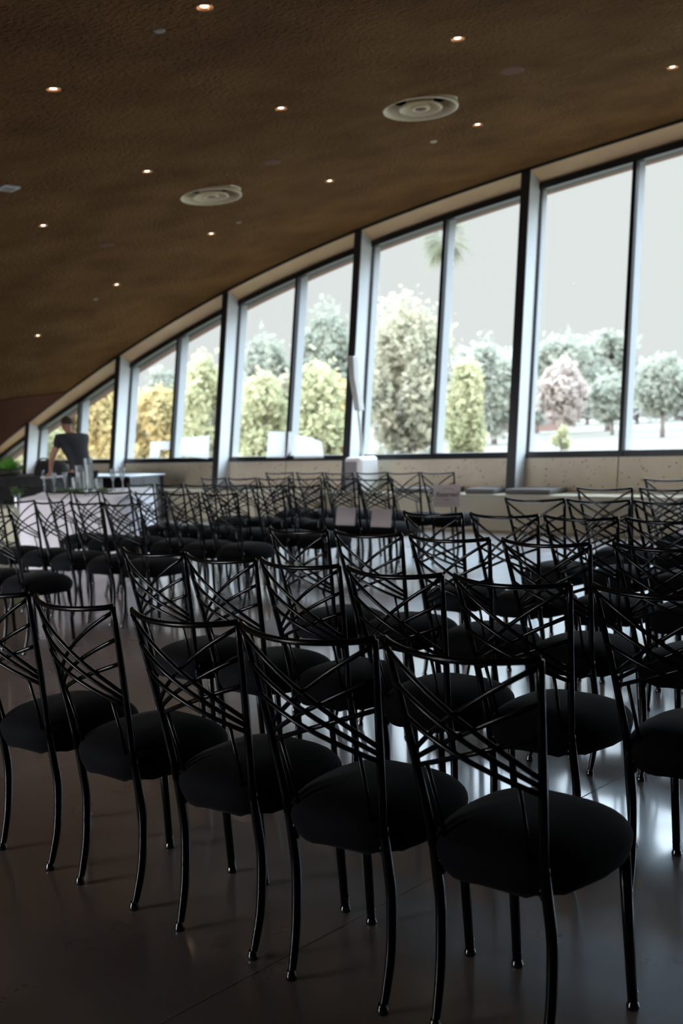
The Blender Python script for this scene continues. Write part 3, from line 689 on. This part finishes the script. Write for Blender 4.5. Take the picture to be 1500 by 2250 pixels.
m.f = [(j*nu+i, j*nu+(i+1) % nu, (j+1)*nu+(i+1) % nu, (j+1)*nu+i) for j in range(nv) for i in range(nu)]+[tuple(range(nu-1, -1, -1))]
rt_ = empty('duffel_bag', (-14.45, 9.22, .85)); tag(rt_, 'slumped black bag lying on the dark bar', 'bag')
m.build('body', M['bagm'], rt_, smooth=True); MB().tube(catmull([(-.15, -.1, .17), (-.08, -.12, .25), (.08, -.12, .25), (.15, -.1, .17)], 5), .012, 6).build('handle', M['bagm'], rt_)
rt_ = empty('potted_plant', (-15.35, 9.0, .85)); tag(rt_, 'bright green broad-leaved plant in dark planter on the bar', 'plant')
MB().lathe([(0, 0), (.16, 0), (.20, .03), (.21, .10), (.19, .105), (.18, .06), (0, .06)], 24).build('planter', M['pot'], rt_, smooth=True)
m = MB(); rg = random.Random(4)
for i in range(95):
    az = rg.uniform(0, 2*PI); el = rg.uniform(.15, 1.45); ln = rg.uniform(.16, .29); w = .034
    d = Vector((math.cos(az)*math.cos(el), math.sin(az)*math.cos(el), math.sin(el))); sd = d.cross(Vector((0, 0, 1))).normalized(); b0 = Vector((rg.uniform(-.08, .08), rg.uniform(-.08, .08), .07))
    un = sd.cross(d); P = []
    for q, ww in ((0, .3), (.35, .9), (.7, 1), (1, .15)): 
        c_ = b0+d*ln*q-Vector((0, 0, .05*q*q)); P += [c_-sd*w*ww+un*.008, c_, c_+sd*w*ww+un*.008]
    m.add(P, [(r*3+c, r*3+c+1, r*3+c+4, r*3+c+3) for r in range(3) for c in range(2)])
m.build('leaves', L['succulent'], rt_, smooth=True)
o = MB().box(-19, -13.55, 8.0, 8.45, 0, .46).build('plinth', M['cream'], bevel=.01); tag(o, 'low cream block seat at left frame edge behind the chairs', 'bench')
rt_ = empty('flower_vase', (-13.75, 8.2, .46)); tag(rt_, 'small clear vase of greenery on the cream block', 'vase')
MB().lathe([(0, 0), (.05, 0), (.045, .14), (.055, .18), (.051, .18), (.041, .14), (.045, .01), (0, .01)], 20).build('vase', M['crystal'], rt_)
m = MB()
for i in range(60): leafq(m, Vector((rg.gauss(0, .05), rg.gauss(0, .05), .2+rg.uniform(-.03, .08))), .06, rg)
m.build('leaves', L['garland'], rt_)

# ------------------------------------------------------------------ person leaning over, seen from behind
def skin_mesh(name, joints, edges, m, parent=None, sub=2):
    keys = list(joints); me = bpy.data.meshes.new(name)
    me.from_pydata([joints[k_][:3] for k_ in keys], [(keys.index(a), keys.index(b)) for a, b in edges], []); me.update()
    me.materials.append(m); o = bpy.data.objects.new(name, me); COL.objects.link(o)
    if parent: o.parent = parent
    md = o.modifiers.new('skin', 'SKIN'); md.use_smooth_shade = True
    sv = me.skin_vertices[0].data if me.skin_vertices else None
    if sv is None:
        bpy.context.view_layer.objects.active = o; sv = me.skin_vertices[0].data
    for i, k_ in enumerate(keys):
        r = joints[k_][3]; ry = joints[k_][4] if len(joints[k_]) > 4 else r
        sv[i].radius = (r, ry); sv[i].use_root = (i == 0)
    if sub: sb = o.modifiers.new('sub', 'SUBSURF'); sb.levels = sub; sb.render_levels = sub
    return o
HP = empty('person', (-12.93, 8.72, 0), math.pi)      # local +x is forward (world -x)
tag(HP, 'person in charcoal t-shirt leaning forward over the bar, seen from behind', 'person')
# local frame: x forward, y: right hand side is -y after the half turn -> left = +y in local
J = {'pelvis': (0, 0, .93, .12, .10), 'waist': (.03, 0, 1.08, .115, .095), 'chest': (.11, 0, 1.25, .145, .11), 'upper': (.17, 0, 1.37, .12, .09), 'neck': (.215, 0, 1.455, .055), 'nk2': (.235, 0, 1.495, .052)}
E_ = [('pelvis', 'waist'), ('waist', 'chest'), ('chest', 'upper'), ('upper', 'neck'), ('neck', 'nk2')]
J['head0'] = (.262, 0, 1.535, .066, .072); J['head1'] = (.275, 0, 1.60, .088, .082); J['head2'] = (.268, 0, 1.655, .070, .068); E_ += [('nk2', 'head0'), ('head0', 'head1'), ('head1', 'head2')]
for s, t in ((1, 'l'), (-1, 'r')):
    J.update({'sh'+t: (.17, s*.195, 1.385, .060), 'el'+t: (.30, s*.245, 1.15, .042), 'fa'+t: (.37, s*.225, 1.05, .038), 'wr'+t: (.455, s*.19, .955, .026), 'pm'+t: (.485, s*.175, .925, .028, .020), 'kn'+t: (.515, s*.17, .905, .026, .014)})
    E_ += [('upper', 'sh'+t), ('sh'+t, 'el'+t), ('el'+t, 'fa'+t), ('fa'+t, 'wr'+t), ('wr'+t, 'pm'+t), ('pm'+t, 'kn'+t)]
    for q in range(4):
        oy = (q-1.5)*.019; ln = [.85, 1, .95, .75][q]
        J['f1%s%d' % (t, q)] = (.540, s*.17+oy, .900, .0095); J['f2%s%d' % (t, q)] = (.540+.026*ln, s*.17+oy*1.1, .882, .0085); J['f3%s%d' % (t, q)] = (.545+.020*ln, s*.17+oy*1.1, .862, .0075)
        E_ += [('kn'+t, 'f1%s%d' % (t, q)), ('f1%s%d' % (t, q), 'f2%s%d' % (t, q)), ('f2%s%d' % (t, q), 'f3%s%d' % (t, q))]
    J['th1'+t] = (.500, s*.17-s*.036, .905, .011); J['th2'+t] = (.525, s*.17-s*.045, .890, .009); E_ += [('pm'+t, 'th1'+t), ('th1'+t, 'th2'+t)]
    J.update({'hip'+t: (-.01, s*.095, .88, .088), 'knee'+t: (.03, s*.105, .49, .058), 'calf'+t: (.0, s*.108, .34, .055), 'ank'+t: (-.02, s*.11, .09, .038), 'toe'+t: (.12, s*.125, .035, .035, .03), 'heel'+t: (-.06, s*.105, .04, .03)})
    E_ += [('pelvis', 'hip'+t), ('hip'+t, 'knee'+t), ('knee'+t, 'calf'+t), ('calf'+t, 'ank'+t), ('ank'+t, 'toe'+t), ('ank'+t, 'heel'+t)]
skin_mesh('body', J, E_, M['skin'], HP)
SJ = {'z': (-.01, 0, .86, .165, .150), 'a': (.0, 0, .96, .165, .150), 'b': (.03, 0, 1.10, .165, .145), 'c': (.10, 0, 1.25, .190, .155), 'd': (.165, 0, 1.36, .185, .130), 'e': (.205, 0, 1.425, .098)}
SE = [('z', 'a'), ('a', 'b'), ('b', 'c'), ('c', 'd'), ('d', 'e')]
for s, t in ((1, 'l'), (-1, 'r')):
    SJ['s'+t] = (.17, s*.205, 1.38, .094); SJ['m'+t] = (.232, s*.232, 1.26, .068); SE += [('d', 's'+t), ('s'+t, 'm'+t)]
skin_mesh('shirt', SJ, SE, M['shirt'], HP)
TJ = {'a': (.0, 0, .93, .155, .140)}; TE = []
for s, t in ((1, 'l'), (-1, 'r')):
    TJ.update({'h'+t: (-.01, s*.095, .84, .118), 'k'+t: (.03, s*.105, .49, .076), 'f'+t: (-.015, s*.11, .12, .066)}); TE += [('a', 'h'+t), ('h'+t, 'k'+t), ('k'+t, 'f'+t)]
skin_mesh('trousers', TJ, TE, M['trouser'], HP)
m = MB()                                          # close-cropped hair cap
for j in range(9):
    q = j/8*PI*.50
    for i in range(24):
        a = 2*PI*i/24; m.v.append((.262+.095*math.sin(q)*math.cos(a), .083*math.sin(q)*math.sin(a), 1.612+.094*math.cos(q)-(.02 if math.cos(a) < 0 else 0)*math.sin(q)))
m.f = [(j*24+i, (j+1)*24+i, (j+1)*24+(i+1) % 24, j*24+(i+1) % 24) for j in range(8) for i in range(24)]
m.build('hair', M['hair'], HP, smooth=True)
for s in (-1, 1):
    MB().lathe([(.0, -.008), (.018, -.006), (.026, 0), (.018, .006), (0, .004)], 12, (.262, s*.084, 1.60), (0, 1, 0)).build('ear', M['skin'], HP, smooth=True)
    MB().lathe([(0, -.006), (.011, 0), (0, .006)], 10, (.352, s*.03, 1.605), (1, 0, 0)).build('eye', M['eye'], HP, smooth=True)
MB().add([(.348, -.016, 1.565), (.348, .016, 1.565), (.378, 0, 1.568), (.352, 0, 1.612)], [(0, 1, 2), (0, 2, 3), (1, 3, 2)]).build('nose', M['skin'], HP)
MB().box(.340, .349, -.024, .024, 1.540, 1.546).build('mouth', M['speakergrille'], HP)
o = MB().box(-13.60, -13.50, 8.50, 8.98, .846, .868).build('pale_tray', M['napkin'], bevel=.004); tag(o, 'thin pale board held between both hands of the person', 'tray')

# ------------------------------------------------------------------ outside
G0 = -.35
m = MB().add([(-400, 13.2, G0), (300, 13.2, G0), (300, 600, G0), (-400, 600, G0)], [(0, 1, 2, 3)]); struct(m.build('floor_lawn', M['grass']))
m = MB().add([(-400, -400, G0), (300, -400, G0), (300, -5.25, G0), (-400, -5.25, G0)], [(0, 1, 2, 3)]); struct(m.build('floor_light_block', M['lightblock']))  # unseen dark ground, added to keep the low back sky off the ceiling
def gnd(u, dist, z=G0):
    d = ray(u, 1000); t = dist/ (d.dot(fw)); p = d*t; return Vector((round(p.x, 2), round(p.y, 2), z))
def crown(cx, cz, rx, rz, n, leaf, rnd, lumps=14, ry=None):
    m = MB(); ry = ry or rx; cl = []
    for i in range(lumps):
        a = rnd.uniform(0, 2*PI); q = rnd.uniform(-1, 1); rr_ = math.sqrt(max(0, 1-q*q))*rnd.uniform(.35, .8)
        cl.append((Vector((rx*rr_*math.cos(a), ry*rr_*math.sin(a), cz+rz*q*.78)), rnd.uniform(.16, .40)))
    for i in range(n):
        c, r = rnd.choice(cl); d = Vector((rnd.gauss(0, 1), rnd.gauss(0, 1), rnd.gauss(0, 1))).normalized()*r*abs(rnd.gauss(.75, .35))
        p = c+Vector((d.x*rx, d.y*ry, d.z*rz)); leafq(m, p, leaf*rnd.uniform(.6, 1.3), rnd, .7)
    return m
def tree(u, top_v, dist, wpx, kind, name, lab, base=.18, group='trees beyond the windows', n=3800, leaf=None, lumps=44, twiggy=False):
    rnd = random.Random(int(u*7+dist)); g = gnd(u, dist); y0 = 937-.0413*(u-750); s_ = dist/F_PX
    H = EYE+(y0-top_v)*s_-G0; rx = wpx/2*s_; rt = empty(name, g, 0); tag(rt, lab, 'shrub' if 'shrub' in name or 'bush' in name else 'tree', group)
    z0 = H*base; cz = (z0+H)/2; rz = (H-z0)/2
    tr = MB(); w = max(.06, H*.025)
    tr.tube([(0, 0, -.05), (w*.4, 0, z0*.6), (0, w*.3, z0+rz*.6), (w, 0, H*.85)], [w*1.3, w, w*.7, w*.2], 8)
    for i in range(7):
        a = rnd.uniform(0, 2*PI); zz = z0*.8+rnd.uniform(0, rz*.8); e = Vector((math.cos(a)*rx*.6, math.sin(a)*rx*.6, zz+rz*rnd.uniform(.3, .9)))
        tr.tube([(0, 0, zz), e*.5+Vector((0, 0, zz*.5)), e], [w*.5, w*.3, w*.1], 5)
    tr.build('trunk', M['bark'], rt, smooth=True)
    crown(0, cz, rx, rz, int(n*1.7), leaf or max(.10, .0068*dist), rnd, lumps).build('crown', L[kind], rt)
    return rt
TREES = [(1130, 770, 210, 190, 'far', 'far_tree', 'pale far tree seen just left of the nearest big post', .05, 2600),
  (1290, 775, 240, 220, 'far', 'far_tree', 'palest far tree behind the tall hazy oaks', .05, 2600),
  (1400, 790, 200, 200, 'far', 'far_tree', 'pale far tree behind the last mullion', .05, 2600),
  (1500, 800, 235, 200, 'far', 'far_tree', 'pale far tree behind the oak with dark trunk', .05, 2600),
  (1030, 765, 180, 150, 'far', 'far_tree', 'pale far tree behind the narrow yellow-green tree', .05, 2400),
  (905, 668, 46, 262, 'olive', 'broad_tree', 'large leafy tree filling window bay right of column speaker', .04, 9000),
  (1025, 790, 36, 99, 'lime', 'columnar_tree', 'narrow yellow-green tree right of the pale palm trunk', .02, 3800),
  (1085, 740, 80, 160, 'oak', 'oak_tree', 'grey-green oak seen left of the nearest big post', .1, 4200),
  (1235, 742, 112, 190, 'oak', 'oak_tree', 'tall hazy oak right of the nearest big post', .2, 4200),
  (1335, 732, 125, 170, 'oak', 'oak_tree', 'tall hazy oak beside the last mullion', .2, 4000),
  (1240, 795, 92, 120, 'pink', 'bare_tree', 'pinkish bare-twigged tree in front of hazy oaks', .15, 3200),
  (1345, 830, 98, 110, 'oak', 'oak_tree', 'low grey oak left of the last mullion', .22, 2600),
  (1455, 782, 80, 140, 'oak', 'oak_tree', 'spreading oak with dark trunk at right frame edge', .3, 4200),
  (1560, 800, 110, 170, 'oak', 'oak_tree', 'oak just at the right edge behind spreading oak', .2, 3000),
  (1180, 800, 130, 110, 'dark', 'oak_tree', 'far dark oak behind the nearest big post', .15, 2600),
  (725, 695, 60, 176, 'dark', 'broad_tree', 'dark green tree behind golden tree, third bay from right right pane', .05, 5200),
  (700, 800, 33, 148, 'lime', 'young_tree', 'pale yellow-green tree low in third bay from right right pane', .02, 4600),
  (750, 830, 36, 94, 'gold', 'young_tree', 'golden-tinged young tree left of the speaker post', .02, 2600),
  (610, 765, 62, 81, 'dark', 'broad_tree', 'dark rounded tree beside third bay from right mullion', .05, 3000),
  (580, 745, 70, 122, 'oak', 'broad_tree', 'thin open-topped tree high in third bay from right left pane', .05, 2600),
  (580, 825, 34, 148, 'lime', 'young_tree', 'pale lime tree low in third bay from right left pane', .02, 4600),
  (640, 830, 38, 108, 'olive', 'young_tree', 'olive-tinted tree behind white cards in third bay from right', .02, 3200),
  (455, 790, 42, 122, 'lime', 'young_tree', 'green-gold tree in fourth bay from right right pane', .02, 4200),
  (365, 815, 62, 135, 'oak', 'broad_tree', 'grey-green tree behind orange tree in fourth bay from right', .05, 3600),
  (350, 845, 44, 148, 'gold', 'young_tree', 'orange-gold tree in fourth bay from right left pane', .02, 4600),
  (240, 850, 48, 122, 'gold', 'young_tree', 'golden tree in fifth bay from right right pane', .02, 3200),
  (160, 860, 58, 135, 'gold', 'young_tree', 'golden tree behind the leaning person', .02, 3600),
  (70, 900, 50, 148, 'lime', 'young_tree', 'yellow-green tree behind the farthest window post', .02, 2600)]
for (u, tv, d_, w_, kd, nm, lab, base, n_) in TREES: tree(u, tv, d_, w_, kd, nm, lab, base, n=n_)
b_ = tree(1232, 933, 56, 46, 'lime', 'round_bush', 'small round green bush on lawn seen through the rightmost whole bay', .02, 'bushes on the lawn', 1400, .14, 8)
# palm
g = gnd(998, 50); rt_ = empty('palm_tree', g); tag(rt_, 'tall palm with pale trunk behind mullion, fan crown against sky', 'tree')
HP_ = EYE+(925-525)*50/F_PX-G0
MB().tube([(0, 0, 0), (-.02, .02, 3), (-.1, 0, 6.5), (-.15, 0, HP_)], [.22, .17, .13, .12], 12).build('trunk', M['palebark'], rt_, smooth=True)
m = MB(); rg = random.Random(21)
for i in range(90):
    az = rg.uniform(0, 2*PI); el = rg.uniform(-1.1, 1.1); ln = rg.uniform(.95, 1.5); d = Vector((math.cos(az)*math.cos(el), math.sin(az)*math.cos(el), math.sin(el)))
    sd = d.cross(Vector((0, 0, 1))).normalized(); c0 = Vector((-.15, 0, HP_))+d*ln*.35
    for q in range(9):
        an = (q-4)*.22; dd = d*math.cos(an)+sd*math.sin(an); e = c0+dd*ln*.75-Vector((0, 0, .25*ln)); pw = dd.cross(Vector((0, 0, 1))).normalized()*.03
        mid = (c0+e)/2+Vector((0, 0, .06)); m.add([c0, mid-pw, e, mid+pw], [(0, 1, 2, 3)])
m.build('fronds', L['palm'], rt_)
# far low building, edging, path, utility box
g = gnd(1088, 152); rt_ = empty('low_building', g, .75); tag(rt_, 'low reddish-brown building far beyond the lawn', 'building')
MB().box(-9, 9, -3, 3, 0, 2.6).build('wall', M['brick'], rt_); MB().add([(-9.4, -3.4, 2.6), (9.4, -3.4, 2.6), (9.4, 3.4, 2.6), (-9.4, 3.4, 2.6), (-8, 0, 3.7), (8, 0, 3.7)], [(0, 1, 5, 4), (1, 2, 5), (2, 3, 4, 5), (3, 0, 4)]).build('roof', M['roof'], rt_)
for i in range(5): MB().box(-7+i*3.2, -5.8+i*3.2, -3.05, -2.95, .9, 1.9).build('window', M['stone'], rt_)
g0, g1 = gnd(700, 32, G0+.012), gnd(1700, 40, G0+.012); g2, g3 = gnd(1700, 55, G0+.012), gnd(700, 44, G0+.012)
struct(MB().add([g0, g1, g2, g3], [(0, 1, 2, 3)]).build('floor_path', M['path']))
g0, g1 = gnd(1100, 66, G0+.012), gnd(1700, 74, G0+.012); g2, g3 = gnd(1700, 80, G0+.012), gnd(1100, 70, G0+.012)
struct(MB().add([g0, g1, g2, g3], [(0, 1, 2, 3)]).build('floor_path', M['path']))
p = gnd(1272, 40); o = MB().box(-.22, .22, -.15, .15, 0, .5).build('utility_box', M['greyplastic'], bevel=.02); o.location = p; o.rotation_euler = (0, 0, .7); tag(o, 'small grey utility box on path right of the round bush', 'utility box')
o = MB().box(-1.6, 1.6, -.2, .2, 0, .28).build('stone_kerb', M['stone'], bevel=.03); o.location = gnd(1225, 36); o.rotation_euler = (0, 0, .9); tag(o, 'low white stone edging outside behind the sill', 'kerb')
o = MB().box(-.55, .55, -.2, .2, 0, .35).build('stone_kerb', M['stone'], bevel=.03); o.location = gnd(950, 30); o.rotation_euler = (0, 0, .7); tag(o, 'short white stone block outside left of a mullion', 'kerb')
